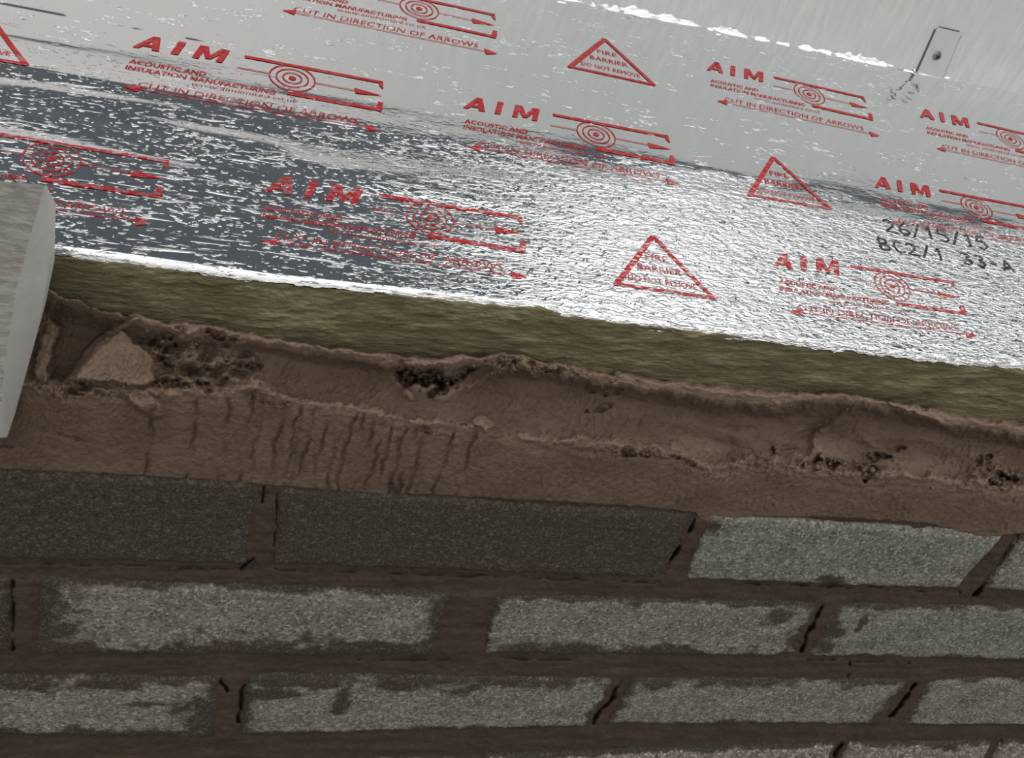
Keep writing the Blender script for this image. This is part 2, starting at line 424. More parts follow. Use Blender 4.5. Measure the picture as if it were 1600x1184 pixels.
for k, q in enumerate(([(1788, 848), (2400, 884), (2310, 955), (1712, 941)], [(1786, 951), (2400, 960), (2330, 1036), (1744, 1036)], [(1786, 1062), (2400, 1060), (2340, 1128), (1744, 1136)],
                       [(1784, 1156), (2400, 1150), (2330, 1232), (1722, 1240)], [(-640, 712), (-96, 729), (-96, 873), (-640, 866)], [(-640, 898), (-116, 903), (-116, 1022), (-640, 1022)],
                       [(-640, 1056), (-116, 1058), (-116, 1150), (-640, 1156)])):
    brick(q, 0.1, top=5, bot=5, left=4, right=6, tone=0.5, seed=30 + k)
brick([(60, 1200), (730, 1186), (700, 1262), (60, 1270)], 0.4, top=5, tone=0.2, seed=16)

# ------------------------------------------------------------------ bed of fresh mortar
YT = [(-640, 360), (-80, 440), (75, 447), (92, 460), (118, 468), (180, 491), (215, 489), (250, 497), (320, 505), (400, 520), (500, 540), (600, 553), (650, 556), (750, 556),
      (800, 551), (835, 558), (900, 572), (960, 583), (1050, 590), (1130, 602), (1210, 607), (1310, 611), (1400, 627), (1480, 642), (1600, 657), (2420, 742)]
LIP = [(-80, 6), (90, 5), (200, 4), (225, 13), (330, 12), (400, 9), (480, 8), (600, 9), (740, 8), (830, 7), (960, 14), (1010, 17), (1100, 22), (1200, 26),
       (1250, 14), (1310, 8), (1400, 8), (1450, 10), (1480, 17), (1600, 22), (1720, 22)]
YR = [(-640, 545), (-80, 600), (40, 606), (75, 618), (110, 622), (190, 622), (300, 622), (400, 610), (440, 630), (520, 640), (640, 664), (720, 675), (800, 688), (860, 694), (960, 700),
      (1050, 708), (1120, 742), (1160, 734), (1212, 726), (1260, 738), (1330, 750), (1400, 750), (1440, 748), (1500, 766), (1600, 772), (2420, 830)]
YB = [(-640, 700), (-80, 729), (0, 733), (200, 742), (400, 757), (560, 770), (700, 775), (850, 783), (1000, 792), (1088, 801), (1098, 812), (1112, 824), (1130, 832), (1143, 815), (1155, 807),
      (1300, 808), (1450, 818), (1500, 830), (1540, 840), (1578, 836), (1600, 832), (2420, 882)]

step = 1.8
gx = np.r_[np.arange(-640, -20, 7.0), np.arange(-20, 1620, step), np.arange(1620, 2420, 7.0)]; gy = np.linspace(0, 1, 206)
g0 = ip(gx, YT) - 20; g1 = ip(gx, YB) + 30
PX, PY = np.meshgrid(gx, gy)
PY = g0 + PY * (g1 - g0)
WX = at(PX, PY, 0.0)[..., 0]
n1 = fbm(PX / 26, PY / 16, 21, 4); n2 = fbm(PX / 9, PY / 7, 31, 3); n3 = fbm(PX / 5, PY / 4, 41, 2); nb = fbm(PX / 70, PY / 40, 51, 3)
yt = ip(PX, YT) + 2.5 * vn(PX / 14, 0 * PX, 3)
yl = ip(PX, YT) + ip(PX, LIP) + 2.5 * fbm(PX / 12, 0 * PX, 4, 3)
yr = ip(PX, YR) + 7 * fbm(PX / 30, 0 * PX, 5, 4)
AX, AY = PX, PY                                               # features are drawn on gently warped coordinates
PX, PY = PX + 9 * fbm(AX / 22, AY / 17, 301, 4, 0.6), PY + 6 * fbm(AX / 20, AY / 15, 311, 4, 0.6)
yb = ip(PX, YB) + 2.0 * fbm(PX / 12, 0 * PX, 6, 3)
s = (PY - yl) / (yr - yl)
Dup = 3.4 + 13.5 * sm(s, 0.0, 0.26) * np.clip(1.02 - s, 0, 1) ** 0.9 + 1.6 * nb + 0.22 * n2 + 0.22 * n3
lip = 12.5 - 9.3 * sm((PY - yt) / np.maximum((yl - yt) * 0.55, 2)) + 0.7 * n2
D = np.where(PY < yl, lip, Dup)
D = np.where(PY < yt, 12.5 + np.minimum((yt - PY) * 0.8, 16), D)

def ell(cx, cy, rx, ry, ang=0.0, jit=0.0, seed=60):
    c, sn = math.cos(math.radians(ang)), math.sin(math.radians(ang))
    dx, dy = PX - cx, PY - cy
    r = np.hypot((dx * c + dy * sn) / rx, (-dx * sn + dy * c) / ry)
    return r + (jit * fbm(PX / 11, PY / 9, seed, 3) if jit else 0)

def poly_in(pts, soft=3.0, jit=0.0, seed=70):
    """1 inside the outline, 0 outside, with a soft rim"""
    X = PX + jit * fbm(PX / 13, PY / 11, seed, 3); Y = PY + jit * fbm(PX / 13, PY / 11, seed + 5, 3)
    ins = np.zeros(X.shape, bool); P = list(pts)
    for (x0, y0), (x1, y1) in zip(P, P[1:] + P[:1]):
        if y0 == y1: continue
        c = ((y0 > Y) != (y1 > Y)) & (X < (x1 - x0) * (Y - y0) / (y1 - y0) + x0)
        ins ^= c
    d = seg_dist(X, Y, P + P[:1])
    return sm(np.where(ins, d, -d), -soft, soft)

CR1 = fbm(AX / 13, AY / 9, 501, 3, 0.6); CR2 = fbm(AX / 5.5, AY / 4.5, 511, 2)
# long trowelled hollows: a gentle bowl each, deeper at its upper left
for cx, cy, rx, ry, a, dep in ((1275, 690, 95, 46, 8, 5.5), (1085, 688, 80, 30, 12, 4.0), (1440, 716, 95, 30, 8, 4.0), (900, 648, 85, 40, 6, 3.0),
                               (520, 590, 85, 46, 6, 3.5), (760, 618, 70, 34, -10, 2.6), (1120, 640, 110, 34, 6, 3.0), (1540, 690, 90, 26, 8, 3.0)):
    r = ell(cx, cy, rx, ry, a)
    D += dep * np.clip(1 - r * r, 0, 1) ** 1.2
# sharp shadowed flanks left of the smooth scoops
D += 4.5 * poly_in([(1228, 700), (1262, 668), (1300, 640), (1330, 632), (1300, 655), (1270, 680), (1258, 708)], 8)
D -= 3.0 * np.clip(1 - ell(1290, 706, 60, 24, 6) ** 2, 0, 1)
D -= 2.6 * np.clip(1 - ell(1095, 700, 48, 16, 10) ** 2, 0, 1)
D -= 2.4 * np.clip(1 - ell(1425, 728, 60, 14, 4) ** 2, 0, 1)
# ridge where the struck face ends
rc = yr - 7 + 3 * n2
ridge = np.exp(-((PY - rc) / (9 + 3 * nb)) ** 2) * np.clip(0.75 + 0.7 * n1, 0.1, 1.5)
D -= 4.2 * ridge
# lower struck face
grv = np.clip(vn(WX / 2.6 + 0.4 * n1, PY / 160, 12) - 0.15, 0, 1) ** 1.0
gm = sm(PX, 190, 300) * (1 - sm(PX, 640, 760))
grooves = np.zeros_like(PX)
for k, gx0 in enumerate((232, 300, 348, 383, 397, 430, 455, 478, 500, 525, 541, 558, 572, 590, 606, 626, 641, 656, 700, 735)):
    xx = gx0 + (PY - 700) * (30 - gx0) / 2000.0 + 2.2 * vn(PY / 30, PY * 0 + k, 71)
    grooves = np.maximum(grooves, np.exp(-((PX - xx) / 3.0) ** 2) * np.clip(0.7 + 0.8 * vn(PY / 26, PY * 0 + k, 73), 0, 1.3))
rip = np.sin(PX / 2.0 + PY / 3.4 + 6.0 * fbm(PX / 40, PY / 30, 401, 3)) * np.clip(0.5 + 1.2 * vn(PX / 45, PY / 30, 411), 0, 1)
low = 0.6 + 1.8 * grooves + 0.36 * rip * (1 - gm) + 0.9 * nb + 0.18 * n3 + 0.25 * n2 + gm * 1.35 * grv + (1 - gm) * 0.25 * np.abs(n1)
low += 1.6 * np.exp(-((PY - yr - 9) / 6) ** 2) * np.clip(0.4 + n1, 0, 1)
D += 0.42 * rip * (PY > yl)
wl = sm(PY - yr, -3, 8)
D = D * (1 - wl) + low * wl
# left end: steep groove, big smooth flap, crumbled heap
D += 9 * poly_in([(92, 470), (120, 474), (178, 497), (205, 498), (150, 545), (108, 588), (78, 590), (84, 545), (96, 520), (82, 492)], 8, 4)
D -= 5.5 * poly_in([(206, 496), (216, 500), (188, 516), (206, 532), (230, 548), (240, 566), (240, 596), (225, 604), (160, 596), (100, 592), (122, 560), (152, 527), (180, 512)], 2.5, 2)
D += (PX - 160) * 0.02 * poly_in([(186, 516), (240, 566), (240, 600), (110, 600), (152, 527)], 6)
D -= 3.5 * poly_in([(62, 528), (72, 520), (88, 530), (80, 560), (76, 590), (58, 598), (50, 580)], 5, 6)
heap = poly_in([(228, 512), (300, 512), (352, 520), (392, 545), (408, 570), (385, 605), (300, 616), (240, 612), (244, 560)], 8, 8)
D += heap * (11.0 * np.abs(fbm(PX / 30 + PY / 60, PY / 20, 81, 3, 0.55)) ** 0.8 - 3.2)
for cx, cy, rx, ry, a, dep, j in ((262, 558, 16, 24, 20, 8, .5), (345, 526, 26, 9, 8, 9, .4), (250, 528, 34, 12, 4, 7, .5), (300, 588, 34, 9, 38, 6, .5), (262, 600, 30, 8, 0, 7, .6),
                                  (388, 570, 26, 8, 12, 6, .4), (340, 592, 22, 9, 40, 6, .5), (130, 606, 30, 8, 2, 6, .6), (185, 616, 60, 5, 2, 3, .4),
                                  (668, 590, 46, 15, 12, 13, .35), (636, 586, 20, 18, 30, 9, .5), (716, 586, 34, 7, -18, 8, .4), (690, 608, 22, 8, -25, 9, .3),
                                  (940, 610, 34, 9, 4, 6, .5), (940, 638, 26, 6, -18, 4, .6), (800, 562, 40, 7, -4, 5, .8), (870, 578, 40, 5, 10, 5, .7),
                                  (1290, 724, 22, 10, 8, 9, .6), (1262, 728, 20, 6, 6, 6, .5), (1350, 738, 14, 12, 0, 8, .6), (1368, 715, 20, 7, 10, 7, .6), (1208, 706, 9, 12, 20, 6, .5),
                                  (1556, 752, 20, 12, 0, 10, .6), (1538, 722, 12, 12, 30, 6, .6), (1588, 752, 16, 8, 0, 6, .6), (1400, 702, 18, 4, -6, 4, .3),
                                  (986, 708, 34, 6, 6, 5, .4), (1070, 722, 30, 4, 22, 4, .3), (665, 672, 8, 7, 0, 3, .4), (720, 662, 18, 2.5, 8, 3, .3), (758, 668, 16, 2.5, 14, 3, .3),
                                  (110, 682, 30, 4, 14, 1.5, .4)):
    near_ = (np.abs(PX - cx) < 2.2 * max(rx, ry)) & (np.abs(PY - cy) < 2.2 * max(rx, ry))
    k = sm(1.2 - ell(cx, cy, rx, ry, a, j, int(cx)) + 0.45 * CR1, 0, 0.75) * near_
    D += k * dep * np.clip(0.42 + 0.75 * CR1 + 0.5 * CR2, 0.0, 1.2)
# smears and pebbles standing proud
D -= 3.8 * poly_in([(190, 612), (232, 612), (252, 632), (262, 648), (240, 652), (218, 640)], 3, 2) * sm(280 - PX, 0, 40)
D -= 3.0 * poly_in([(636, 566), (720, 562), (716, 586), (680, 596), (656, 580)], 4, 3)
D -= 3.2 * sm(1 - ell(640, 617, 20, 8, 32), 0, 0.7)
D -= 2.6 * np.exp(-(seg_dist(PX, PY, [(690, 618), (760, 590), (812, 568)]) / 9) ** 2)
D -= 2.2 * np.exp(-(seg_dist(PX, PY, [(815, 566), (838, 590)]) / 4) ** 2)
D -= 3.0 * np.exp(-(seg_dist(PX, PY, [(1395, 632), (1430, 642), (1470, 660)]) / 4) ** 2)
D -= 1.2 * np.exp(-(seg_dist(PX, PY, [(1352, 686), (1382, 706), (1410, 732)]) / 3) ** 2)
D -= 2.2 * poly_in([(735, 656), (750, 645), (768, 652), (782, 668), (760, 672)], 3, 2)
D -= 3.0 * sm(1 - ell(1448, 744, 13, 9, 10), 0, 0.8)
# crumbly patches
for cx, cy, rx, ry in ((850, 575, 110, 22), (1010, 705, 60, 14), (1310, 732, 90, 22), (1560, 745, 60, 26), (1180, 720, 50, 20), (620, 575, 40, 34), (100, 606, 70, 18), (430, 618, 60, 20)):
    D += sm(1.2 - ell(cx, cy, rx, ry, 5), 0, 0.6) * 2.6 * fbm(PX / 10, PY / 7, 91, 4, 0.65)
PX, PY = AX, AY
D = np.maximum(D, -3.5)
def blur(A, r):
    for ax in (0, 1):
        P = np.pad(A, [(r + 1, r) if k == ax else (0, 0) for k in (0, 1)], mode='edge'); c = np.cumsum(P, ax)
        A = (np.take(c, np.arange(2 * r + 1, c.shape[ax]), ax) - np.take(c, np.arange(0, c.shape[ax] - 2 * r - 1), ax)) / (2 * r + 1)
    return A
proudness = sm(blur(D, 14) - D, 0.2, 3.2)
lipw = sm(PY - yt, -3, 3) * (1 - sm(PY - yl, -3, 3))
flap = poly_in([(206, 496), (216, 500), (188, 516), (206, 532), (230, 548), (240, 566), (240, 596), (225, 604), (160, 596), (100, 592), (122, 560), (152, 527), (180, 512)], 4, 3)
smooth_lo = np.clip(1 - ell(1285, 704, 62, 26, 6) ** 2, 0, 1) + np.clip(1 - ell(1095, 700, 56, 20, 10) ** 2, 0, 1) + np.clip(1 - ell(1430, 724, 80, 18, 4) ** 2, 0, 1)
LIT_TONE = np.clip(0.95 * lipw + 0.85 * proudness * (PY < yr + 14) + 0.9 * flap + 0.5 * smooth_lo + 0.55 * ridge + 0.25 * heap, 0, 1) * (PY < yb)  # painted light: paler on lip, proud lumps, ridge and scoop floors
D += 14 * sm(PY - yb, -1.5, 4)
D = np.where(PY > yb + 4, 14 + 0 * D, D)
D += 3.0 * sm(40 - PX, 0, 40) * (PY < 700)
V = at(PX, PY, D) * MM
bed_me = mesh('mortar_bed', V.reshape(-1, 3), grid_faces(len(gy), len(gx), True))
set_attr(bed_me, 'lit_tone', LIT_TONE)
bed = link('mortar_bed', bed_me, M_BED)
tag(bed, 'thick smeared band of fresh brown mortar between the top bricks and the green wool', 'mortar')

rs = np.random.RandomState(9)
cv, cf = [], []
tb = bmesh.new(); bmesh.ops.create_icosphere(tb, subdivisions=1, radius=1.0)
IV = np.array([q.co[:] for q in tb.verts]); IF = np.array([[q.index for q in f.verts] for f in tb.faces]); tb.free()
for cx, cy, rx, ry, n, r0 in ((1290, 724, 34, 9, 26, 1.1), (1350, 736, 16, 12, 14, 1.2), (1370, 714, 22, 6, 12, .9), (1556, 752, 26, 12, 24, 1.2), (1210, 706, 12, 12, 8, 1.0), (1538, 722, 14, 10, 8, .9),
                              (850, 572, 110, 12, 60, 1.0), (960, 592, 40, 8, 18, .9), (660, 592, 46, 12, 4, .9), (320, 560, 80, 40, 14, 1.2), (240, 602, 90, 8, 20, 0.9), (90, 606, 40, 14, 16, 1.1),
                              (330, 508, 90, 6, 22, 1.0), (440, 622, 60, 12, 18, .9), (1420, 640, 80, 8, 24, .9), (700, 672, 90, 8, 18, .8), (1000, 704, 60, 8, 16, .9), (1480, 762, 60, 6, 14, .9), (1100, 738, 60, 8, 12, .9)):
    for _ in range(n):
        x = cx + rs.normal(0, 0.5) * rx; y = cy + rs.normal(0, 0.5) * ry
        ix = int(np.clip(np.searchsorted(gx, x), 0, len(gx) - 1)); iy = int(np.clip((y - g0[ix]) / (g1[ix] - g0[ix]) * 205, 0, 205))
        r = 0.8 * r0 * rs.lognormal(0, 0.35)
        c = at(x, y, D[iy, ix] - 0.35 * r)
        A_ = np.linalg.qr(rs.normal(size=(3, 3)))[0] * rs.uniform(0.6, 1.35, 3)
        cf.append(IF + 12 * len(cv)); cv.append(c + (IV * (1 + 0.22 * rs.normal(size=(len(IV), 1)))) @ A_.T * r)
crumb_me = mesh('mortar_crumbs', np.concatenate(cv) * MM, np.concatenate(cf))
set_attr(crumb_me, 'lit_tone', np.full(len(crumb_me.vertices), 0.45))
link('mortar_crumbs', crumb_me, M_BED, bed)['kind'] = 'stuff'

# ------------------------------------------------------------------ insulation slab: wool core + printed foil facing
slab = empty('insulation_board', tuple(FO * MM))
tag(slab, 'insulation slab with red-printed silver foil top, lying on the brown mortar', 'insulation', kind='thing')
EDGE = [(-640, 300), (-140, 364), (0, 384), (72, 393), (200, 408), (420, 437), (530, 448), (640, 459), (700, 466), (800, 476), (845, 477), (880, 488), (960, 499), (1060, 511), (1160, 521), (1260, 536), (1400, 552), (1500, 564), (1600, 571), (2420, 676)]
gx = np.r_[np.arange(-640, -20, 7.0), np.arange(-20, 1620, 2.2), np.arange(1620, 2420, 7.0)]
rows = 84
top = ip(gx, EDGE) - 5 + 1.5 * fbm(gx / 14, gx * 0, 7, 3); bot = ip(gx, YT) + 4 + 2.5 * fbm(gx / 20, gx * 0, 9, 3)
t = np.linspace(0, 1, rows)[:, None]
PX = np.broadcast_to(gx, (rows, len(gx))); PY = top * (1 - t) + bot * t
dy = PY - (top + 5)
Yw = 11.5 + 1.3 * fbm(PX / 60, PY / 14, 101, 4, 0.6) + 0.7 * fbm(PX / 22, PY / 5, 111, 4, 0.6) + 1.0 * fbm(PX / 140, PY / 30, 121, 2) - 2.0 * np.sin(np.pi * np.clip(t, 0, 1)) + 4 * sm(6 - dy, 0, 8)
Vf = at(PX, PY, Yw)
back_t = Vf[0] + np.array([0, 255.0, 60.0]) * 1.0
back_b = Vf[-1] + np.array([0, 250.0, 55.0])
V = np.concatenate([back_t[None], Vf, back_b[None]], 0)
V[0, :, 2] -= 6
wool = link('wool_core', mesh('wool_core', (V - FO).reshape(-1, 3) * MM, grid_faces(rows + 2, len(gx), True)), M_WOOL, slab)
wool['label'] = 'olive green mineral wool core'
# loose fibres on the cut face
rs = np.random.RandomState(5)
nf = 5200
fx = rs.uniform(60, 1640, nf); ft = rs.uniform(0.06, 0.97, nf)
fy = (ip(fx, EDGE)) * (1 - ft) + (ip(fx, YT) + 4) * ft
VV_, FF_ = [], []
fl = rs.uniform(3, 15, nf); fa = rs.normal(0, 0.28, nf); fb_ = rs.normal(0, 0.12, nf)
P0 = at(fx, fy, 9.6 + rs.uniform(-1.2, 1.4, nf))
for i in range(nf):
    p = P0[i]; d = np.array([math.cos(fa[i]), fb_[i], math.sin(fa[i])]); b = np.array([0, rs.normal(0, 0.8), rs.normal(0, 0.9)])
    wv = np.array([0, -0.05, 0.09]); k = len(VV_)
    for q in (-0.5, 0.0, 0.5):
        c = p + d * fl[i] * q + b * (1 - 4 * q * q)
        VV_ += [c - wv, c + wv]
    FF_ += [(k, k + 1, k + 3, k + 2), (k + 2, k + 3, k + 5, k + 4)]
fo = link('wool_fibres', mesh('wool_fibres', (np.array(VV_) - FO) * MM, np.array(FF_)), M_FIBRE, slab)
fo['kind'] = 'stuff'

# foil: u along the slab, v up its slope, h off the plane (mm)
eu, ev = on_slab(np.array([p[0] for p in EDGE], float), np.array([p[1] for p in EDGE], float))

def v_edge(u):
    return np.interp(u, eu, ev) + 0.9 * fbm(u / 7, u * 0, 131, 4, 0.6)

def foil_h(u, v):
    near = 1 - sm(v, 85, 160)
    h = near * ((0.85 + 0.45 * (1 - sm(u, 150, 330))) * fbm(u / 150, v / 19, 141, 2) + 0.12 * fbm(u / 45, v / 6, 151, 2))
    h = h + (1 - near) * (0.10 * fbm(u / 160, v / 30, 161, 2))
    h = h + 0.8 * fbm(u / 260, v / 90, 171, 2)
    # long folds towards the left end
    lf = 1 - sm(u, 120, 330)
    h = h + lf * 0.34 * fbm(u / 200, v / 9, 181, 2) * sm(v, 0, 20) * (1 - sm(v, 120, 165))
    # crease across the far left
    h = h - 0.35 * np.exp(-((v - (160 - 0.02 * u)) / 1.6) ** 2) * (1 - sm(u, 30, 110)) * np.clip(0.35 + 1.3 * vn(u / 9, u * 0, 221), 0, 1)
    # dents by the tab
    k = sm(1.3 - np.hypot((u - 520) / 26, (v - 250) / 26), 0, 1)
    h = h + k * (0.9 * fbm(u / 12, v / 10, 191, 3))
    # rolled near edge, upturned far edge
    d = v - np.interp(u, eu, ev)
    h = h - 2.6 * np.clip(1 - d / 3.2, 0, 1.6) ** 2
    h = h + 2.6 * np.clip((v - 271.5 - 1.2 * fbm(u / 14, u * 0, 201, 3)) / 4, 0, 1.2) ** 1.6 * np.clip(0.95 + 1.1 * fbm(u / 8, v / 4, 211, 3, 0.6), 0.05, 1.5) * (1 - 0.75 * sm(u, 556, 580))
    return h

us = np.r_[np.arange(-300, -70, 3.0), np.arange(-70, 680, 1.1), np.arange(680, 980, 3.0)]; nv = 270
tt = np.linspace(0, 1, nv)[:, None]
ve = v_edge(us)
Vv = ve * (1 - tt) + 277.0 * tt
Uu = np.broadcast_to(us, Vv.shape)
V = np.stack([Uu, Vv, foil_h(Uu, Vv)], -1).reshape(-1, 3) * MM
foil = link('foil_facing', mesh('foil_facing', V, grid_faces(nv, len(us))), M_FOIL, slab)
foil.rotation_euler = (TH, 0, 0)
foil['label'] = 'crinkled silver foil facing with red print'

# ---- print: flat shapes in template millimetres, cut into small cells, laid on the foil
class Shapes:
    def __init__(s): s.bm = bmesh.new()
    def poly(s, pts):
        vs = [s.bm.verts.new((x, y, 0)) for x, y in pts]
        f = s.bm.faces.new(vs)
        f.normal_update()
        if f.normal.z < 0: f.normal_flip()
    def bar(s, x0, y0, x1, y1, wd):
        L = math.hypot(x1 - x0, y1 - y0); nx, ny = -(y1 - y0) / L * wd / 2, (x1 - x0) / L * wd / 2
        s.poly([(x0 - nx, y0 - ny), (x1 - nx, y1 - ny), (x1 + nx, y1 + ny), (x0 + nx, y0 + ny)])
    def ring(s, cx, cy, r, wd, sq=0.92, n=40):
        for i in range(n):
            a0, a1 = 2 * math.pi * i / n, 2 * math.pi * (i + 1) / n
            s.poly([(cx + (r + k) * math.cos(a), cy + (r + k) * sq * math.sin(a)) for k, a in ((-wd / 2, a0), (wd / 2, a0), (wd / 2, a1), (-wd / 2, a1))])
    def text(s, body, x, y, width, height, shear=0.0, bold=0.0):
        cu = bpy.data.curves.new('t', 'FONT'); cu.body = body; cu.size = 1.0; cu.shear = shear; cu.resolution_u = 2; cu.offset = bold
        o = bpy.data.objects.new('t', cu); COL.objects.link(o)
        dg = bpy.context.evaluated_depsgraph_get(); dg.update()
        me = bpy.data.meshes.new_from_object(o.evaluated_get(dg))
        co = np.zeros(len(me.vertices) * 3); me.vertices.foreach_get('co', co); co = co.reshape(-1, 3)
        lo, hi = co.min(0), co.max(0)
        vs = [s.bm.verts.new((x + (c[0] - lo[0]) / (hi[0] - lo[0]) * width, y + c[1] / 0.73 * height, 0)) for c in co]
        for p in me.polygons:
            try:
                f = s.bm.faces.new([vs[i] for i in p.vertices]); f.normal_update()
                if f.normal.z < 0: f.normal_flip()
            except ValueError: pass
        bpy.data.objects.remove(o); bpy.data.curves.remove(cu); bpy.data.meshes.remove(me)
    def cut(s, du=3.0, dv=1.6):
        bm = s.bm
        xs = [v.co.x for v in bm.verts]; ys = [v.co.y for v in bm.verts]
        for ax, lo, hi, st in ((0, min(xs), max(xs), du), (1, min(ys), max(ys), dv)):
            k = lo + st
            while k < hi:
                fs = [f for f in bm.faces if min(v.co[ax] for v in f.verts) < k - 1e-4 and max(v.co[ax] for v in f.verts) > k + 1e-4 and f.calc_area() > 3.0]
                if fs:
                    g = list({e for f in fs for e in f.edges} | {v for f in fs for v in f.verts} | set(fs))
                    n = Vector((1, 0, 0)) if ax == 0 else Vector((0, 1, 0))
                    bmesh.ops.bisect_plane(bm, geom=g, plane_co=n * k, plane_no=n)
                k += st
        return s
    def arrays(s):
        bmesh.ops.triangulate(s.bm, faces=[f for f in s.bm.faces if len(f.verts) > 4])
        s.bm.verts.index_update()
        return np.array([v.co[:] for v in s.bm.verts])[:, :2], [[v.index for v in f.verts] for f in s.bm.faces]

def lay(name, arr, u0, v0, su, sv, ang, mat, off=0.32):
    P, F = arr
    c, sn = math.cos(ang), math.sin(ang)
    x, y = P[:, 0] * su, P[:, 1] * sv
    u = u0 + x * c - y * sn; v = v0 + x * sn + y * c
    V = np.stack([u, v, foil_h(u, v) + off], -1) * MM
    return link(name, mesh(name, V, F), mat, foil)

T = Shapes()
def ital(pts, sh=0.27): return [(x + sh * y, y) for x, y in pts]
T.poly(ital([(0, 0), (2.9, 0), (9.0, 11.4), (5.6, 11.4)])); T.poly(ital([(5.6, 11.4), (9.0, 11.4), (12.6, 0), (9.0, 0)])); T.poly(ital([(3.6, 2.3), (9.2, 2.3), (8.6, 4.2), (4.4, 4.2)]))
T.poly(ital([(17.8, 0), (21.4, 0), (21.4, 11.4), (17.8, 11.4)]))
T.poly(ital([(28, 0), (31.2, 0), (31.2, 11.4), (28, 11.4)])); T.poly(ital([(39.3, 0), (42.6, 0), (42.6, 11.4), (39.3, 11.4)]))
T.poly(ital([(28.6, 11.4), (32.2, 11.4), (36.8, 1.2), (34.0, 1.2)])); T.poly(ital([(38.4, 11.4), (42.0, 11.4), (36.6, 1.2), (33.8, 1.2)]))
T.bar(53, 8.6, 124, 7.6, 2.1); T.poly([(121.6, 8.6), (124.2, 8.6), (124.2, 1.8), (122.2, 4.2)])
T.bar(50, -1.6, 66, -1.8, 0.6); T.bar(89, -3.0, 112, -3.6, 0.6); T.poly([(109, -1.4), (124, -4.0), (109.6, -6.0)])
for r, wd in ((11.4, 0.75), (8.0, 0.75), (4.7, 0.75)): T.ring(77.4, -2.4, r, wd)
T.poly([(77.4 + 1.9 * math.cos(k * math.pi / 6), -2.4 + 1.7 * math.sin(k * math.pi / 6)) for k in range(12)])
T.bar(75.5, -15.2, 123, -16.2, 2.3); T.poly([(120, -15.6), (123.6, -15.6), (124, -9.6), (121.4, -9.6)])
T.text('ACOUSTIC AND', 0, -12.4, 36, 3.0, 0.2, 0.02); T.text('INSULATION MANUFACTURING', -1, -17.6, 71, 3.0, 0.2, 0.02)
T.text('www.aimlimited.co.uk', 30, -21.8, 51, 2.5, 0.2, 0.0)
T.text('CUT IN DIRECTION OF ARROWS', 6.5, -30.6, 105, 4.4, 0.2, -0.005)
T.bar(6, -32.4, 116, -32.8, 0.55); T.poly([(0, -32.4), (8, -29.6), (7, -34.6)]); T.poly([(122.6, -33.0), (114.6, -30.2), (115.2, -35.6)])
LOGO = T.cut().arrays()
LG = 'red logo prints on the foil'
for u0, v0, su, sv, ang in ((-72, 58.5, 1.0, 1.0, -0.006), (94, 55, 1.0, 1.0, -0.012), (356, 50.8, 0.945, 0.96, -0.006), (517.5, 47.5, 0.94, 0.95, -0.01),
                            (27, 145, 1.0, 1.0, -0.012), (194, 141, 0.985, 1.0, -0.012), (450.2, 133, 0.95, 0.95, -0.012),
                            (97.4, 233.3, 1.0, 1.0, -0.018), (360, 224.4, 0.95, 1.0, -0.034), (518.8, 218, 0.95, 1.0, -0.030)):
    lay('printed_logo', LOGO, u0, v0, su, sv, ang, M_RED)
T = Shapes()
T.bar(1.5, 0.2, 28.2, 40, 3.0); T.bar(28.0, 40, 55, 0.4, 2.4); T.bar(0.5, 1.0, 55, 1.0, 2.0)
T.text('FIRE', 21.5, 22.5, 12.5, 4.2, 0, 0.0); T.text('BARRIER', 16, 14.2, 24, 4.4, 0, 0.0); T.text('DO NOT REMOVE', 9.5, 5.6, 37, 3.9, 0, 0.0)
TRI = T.cut().arrays()
for u0, v0, su, sv, ang in ((-69.5, 116.5, 0.99, 1.0, -0.012), (262, 198.2, 1.02, 1.0, -0.05), (355.4, 105.3, 1.0, 1.0, -0.014), (259.6, 22.6, 1.0, 0.98, -0.028)):
    lay('warning_triangle', TRI, u0, v0, su, sv, ang, M_RED)
# marker handwriting: two lines of strokes, pen 1.1 mm wide
GL = {'2': [[(0, 5), (1.5, 6.5), (3.4, 5.2), (2.6, 3), (0, 0.3), (4, 0)]], '6': [[(3.2, 6.5), (1, 4), (0.2, 1.4), (1.8, 0), (3.6, 1.2), (2.6, 3), (0.6, 2.2)]],
      '/': [[(0, -0.6), (3.6, 7)]], '1': [[(1, 5), (2.2, 6.5), (1.6, 0)]], '5': [[(3.8, 6.5), (1, 6.3), (0.7, 3.8), (2.8, 3.8), (3.5, 1.8), (1.8, 0), (0, 0.6)]],
      '3': [[(0.2, 5.8), (2, 6.5), (3.4, 5), (1.6, 3.6), (3.6, 2), (2, 0), (0, 0.7)]], '-': [[(0.4, 2.8), (3, 2.9)]], 'A': [[(0, 0), (2.2, 6.5), (4, 0)], [(0.8, 2.4), (3.4, 2.4)]],
      'B': [[(0.3, 0), (0.6, 6.5), (3, 6), (3, 4.2), (0.6, 3.4), (3.6, 2.6), (3.2, 0.4), (0.3, 0)]], 'C': [[(3.6, 5.6), (1.8, 6.5), (0.2, 3.4), (1.6, 0), (3.8, 0.8)]], ' ': []}
T = Shapes()
for txt, ox, oy, st, k in (('26/15/15', -2, 0, 9.2, 1.7), ('DC2/1 33-A'.replace('D', 'B'), -12, -17.0, 9.4, 1.5)):
    for i, ch in enumerate(txt):
        for pl in GL[ch]:
            for (a0, b0), (a1, b1) in zip(pl[:-1], pl[1:]):
                T.bar(ox + i * st + a0 * k * 1.25, oy + b0 * k, ox + i * st + a1 * k * 1.25, oy + b1 * k, 1.35)
lay('handwritten_note', T.arrays(), 445, 93, 1.0, 1.0, -0.03, M_BLACK, 0.38)['label'] = 'two lines of black marker handwriting'

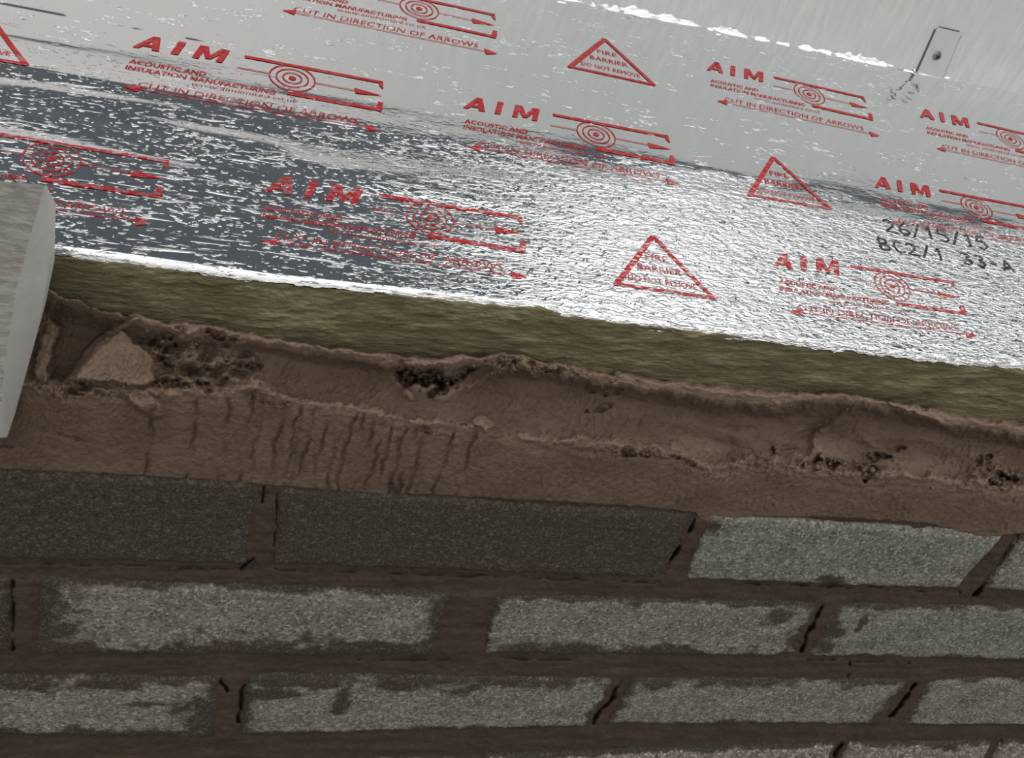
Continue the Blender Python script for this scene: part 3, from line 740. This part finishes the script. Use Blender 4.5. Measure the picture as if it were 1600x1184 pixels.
# ------------------------------------------------------------------ small metal tab screwed to the grey sheet
def wall_pt(x, y, Y): return at(x, y, Y) * MM
q = [(1430, 118), (1464, 42), (1502, 51), (1471, 124)]
c = np.mean([at(x, y, Y_BACK) for x, y in q], 0) * MM
tab = empty('fixing_tab', tuple(c))
tag(tab, 'small rectangular metal tab with one screw on the grey sheet', 'bracket')
bm = bmesh.new()
P = [Vector(wall_pt(x, y, Y_BACK - 0.3) - c) for x, y in q]
P[0] += (P[0] - P[1]) * 0.06; P[3] += (P[3] - P[2]) * 0.06
f = bm.faces.new([bm.verts.new(p) for p in P])
r = bmesh.ops.extrude_face_region(bm, geom=[f])
for vtx in [g for g in r['geom'] if isinstance(g, bmesh.types.BMVert)]: vtx.co.y -= 0.0009
vert_edges = [e for e in bm.edges if abs(e.verts[0].co.y - e.verts[1].co.y) > 0.001]
bmesh.ops.bevel(bm, geom=vert_edges, offset=0.0022, segments=4, affect='EDGES')
bmesh.ops.recalc_face_normals(bm, faces=bm.faces[:])
me = bpy.data.meshes.new('plate'); bm.to_mesh(me); bm.free()
link('plate', me, M_TAB, tab)
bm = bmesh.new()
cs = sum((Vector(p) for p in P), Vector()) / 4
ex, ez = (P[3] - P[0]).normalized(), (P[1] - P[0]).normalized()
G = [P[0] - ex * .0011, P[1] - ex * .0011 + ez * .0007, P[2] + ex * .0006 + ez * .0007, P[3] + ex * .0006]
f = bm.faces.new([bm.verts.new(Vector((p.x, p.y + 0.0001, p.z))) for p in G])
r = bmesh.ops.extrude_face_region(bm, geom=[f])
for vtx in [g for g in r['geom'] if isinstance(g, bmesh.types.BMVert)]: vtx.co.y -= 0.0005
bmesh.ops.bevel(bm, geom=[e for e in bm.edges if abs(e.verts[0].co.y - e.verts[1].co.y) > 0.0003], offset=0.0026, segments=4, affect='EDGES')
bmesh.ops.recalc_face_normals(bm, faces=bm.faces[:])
me = bpy.data.meshes.new('shadow_gap'); bm.to_mesh(me); bm.free()
link('shadow_gap', me, M_SHADOW_GAP, tab)['label'] = 'thin dark backing as the shadow gap round the plate'
sc_ = wall_pt(1464, 87, Y_BACK - 1.3) - c
def disc(name, rad, y0, y1, mat, parent, ctr, n=24, dome=0.0):
    bm = bmesh.new()
    bmesh.ops.create_cone(bm, cap_ends=True, segments=n, radius1=rad, radius2=rad * (1 - dome), depth=abs(y1 - y0))
    for vtx in bm.verts:
        x, yy, z = vtx.co
        vtx.co = Vector((ctr[0] + x, ctr[1] + (y0 + y1) / 2 - z * 1.0, ctr[2] + yy))
    bmesh.ops.recalc_face_normals(bm, faces=bm.faces[:])
    me = bpy.data.meshes.new(name); bm.to_mesh(me); bm.free()
    return link(name, me, mat, parent)
scr = disc('screw', 0.0034, 0.0002, -0.0014, M_SCREW, tab, sc_, dome=0.25)
disc('screw_recess', 0.0015, -0.0013, -0.0016, M_DARK, scr, sc_ + np.array([0.0003, 0, -0.0006]), 6)

# ------------------------------------------------------------------ grey block at the left edge, standing in front of the mortar
bm = bmesh.new()
front = [(-110, 276), (0, 283), (70, 289), (50, 360), (26, 450), (8, 560), (-2, 684), (-110, 690)]
rim = [(-110, 276), (0, 283.5), (73, 290), (74, 370), (73, 440), (60, 505), (11, 683), (-110, 690)]
A = [bm.verts.new(at(x, y, -26.0) * MM) for x, y in front]
B = [bm.verts.new(at(x, y, -16.0) * MM) for x, y in rim]
Cc = []
for v_ in B:
    Cc.append(bm.verts.new((v_.co.x, -0.0002, v_.co.z)))
for k in (0, 1, 2): Cc[k].co.z -= 0.016
bm.faces.new(A)
for i in range(8):
    j = (i + 1) % 8
    f = bm.faces.new([A[i], A[j], B[j], B[i]]); f.material_index = 1
    f = bm.faces.new([B[i], B[j], Cc[j], Cc[i]]); f.material_index = 1
bm.faces.new(Cc[::-1])
bmesh.ops.recalc_face_normals(bm, faces=bm.faces[:])
me = bpy.data.meshes.new('grey_block'); bm.to_mesh(me); bm.free()
me.materials.append(M_BLOCK); me.materials.append(M_EDGE)
me.polygons.foreach_set('use_smooth', np.ones(len(me.polygons), bool))
me.set_sharp_from_angle(angle=math.radians(28))
blk = link('grey_block', me)
tag(blk, 'pale grey scuffed block with a slanted side, standing upright against the brown mortar', 'block')
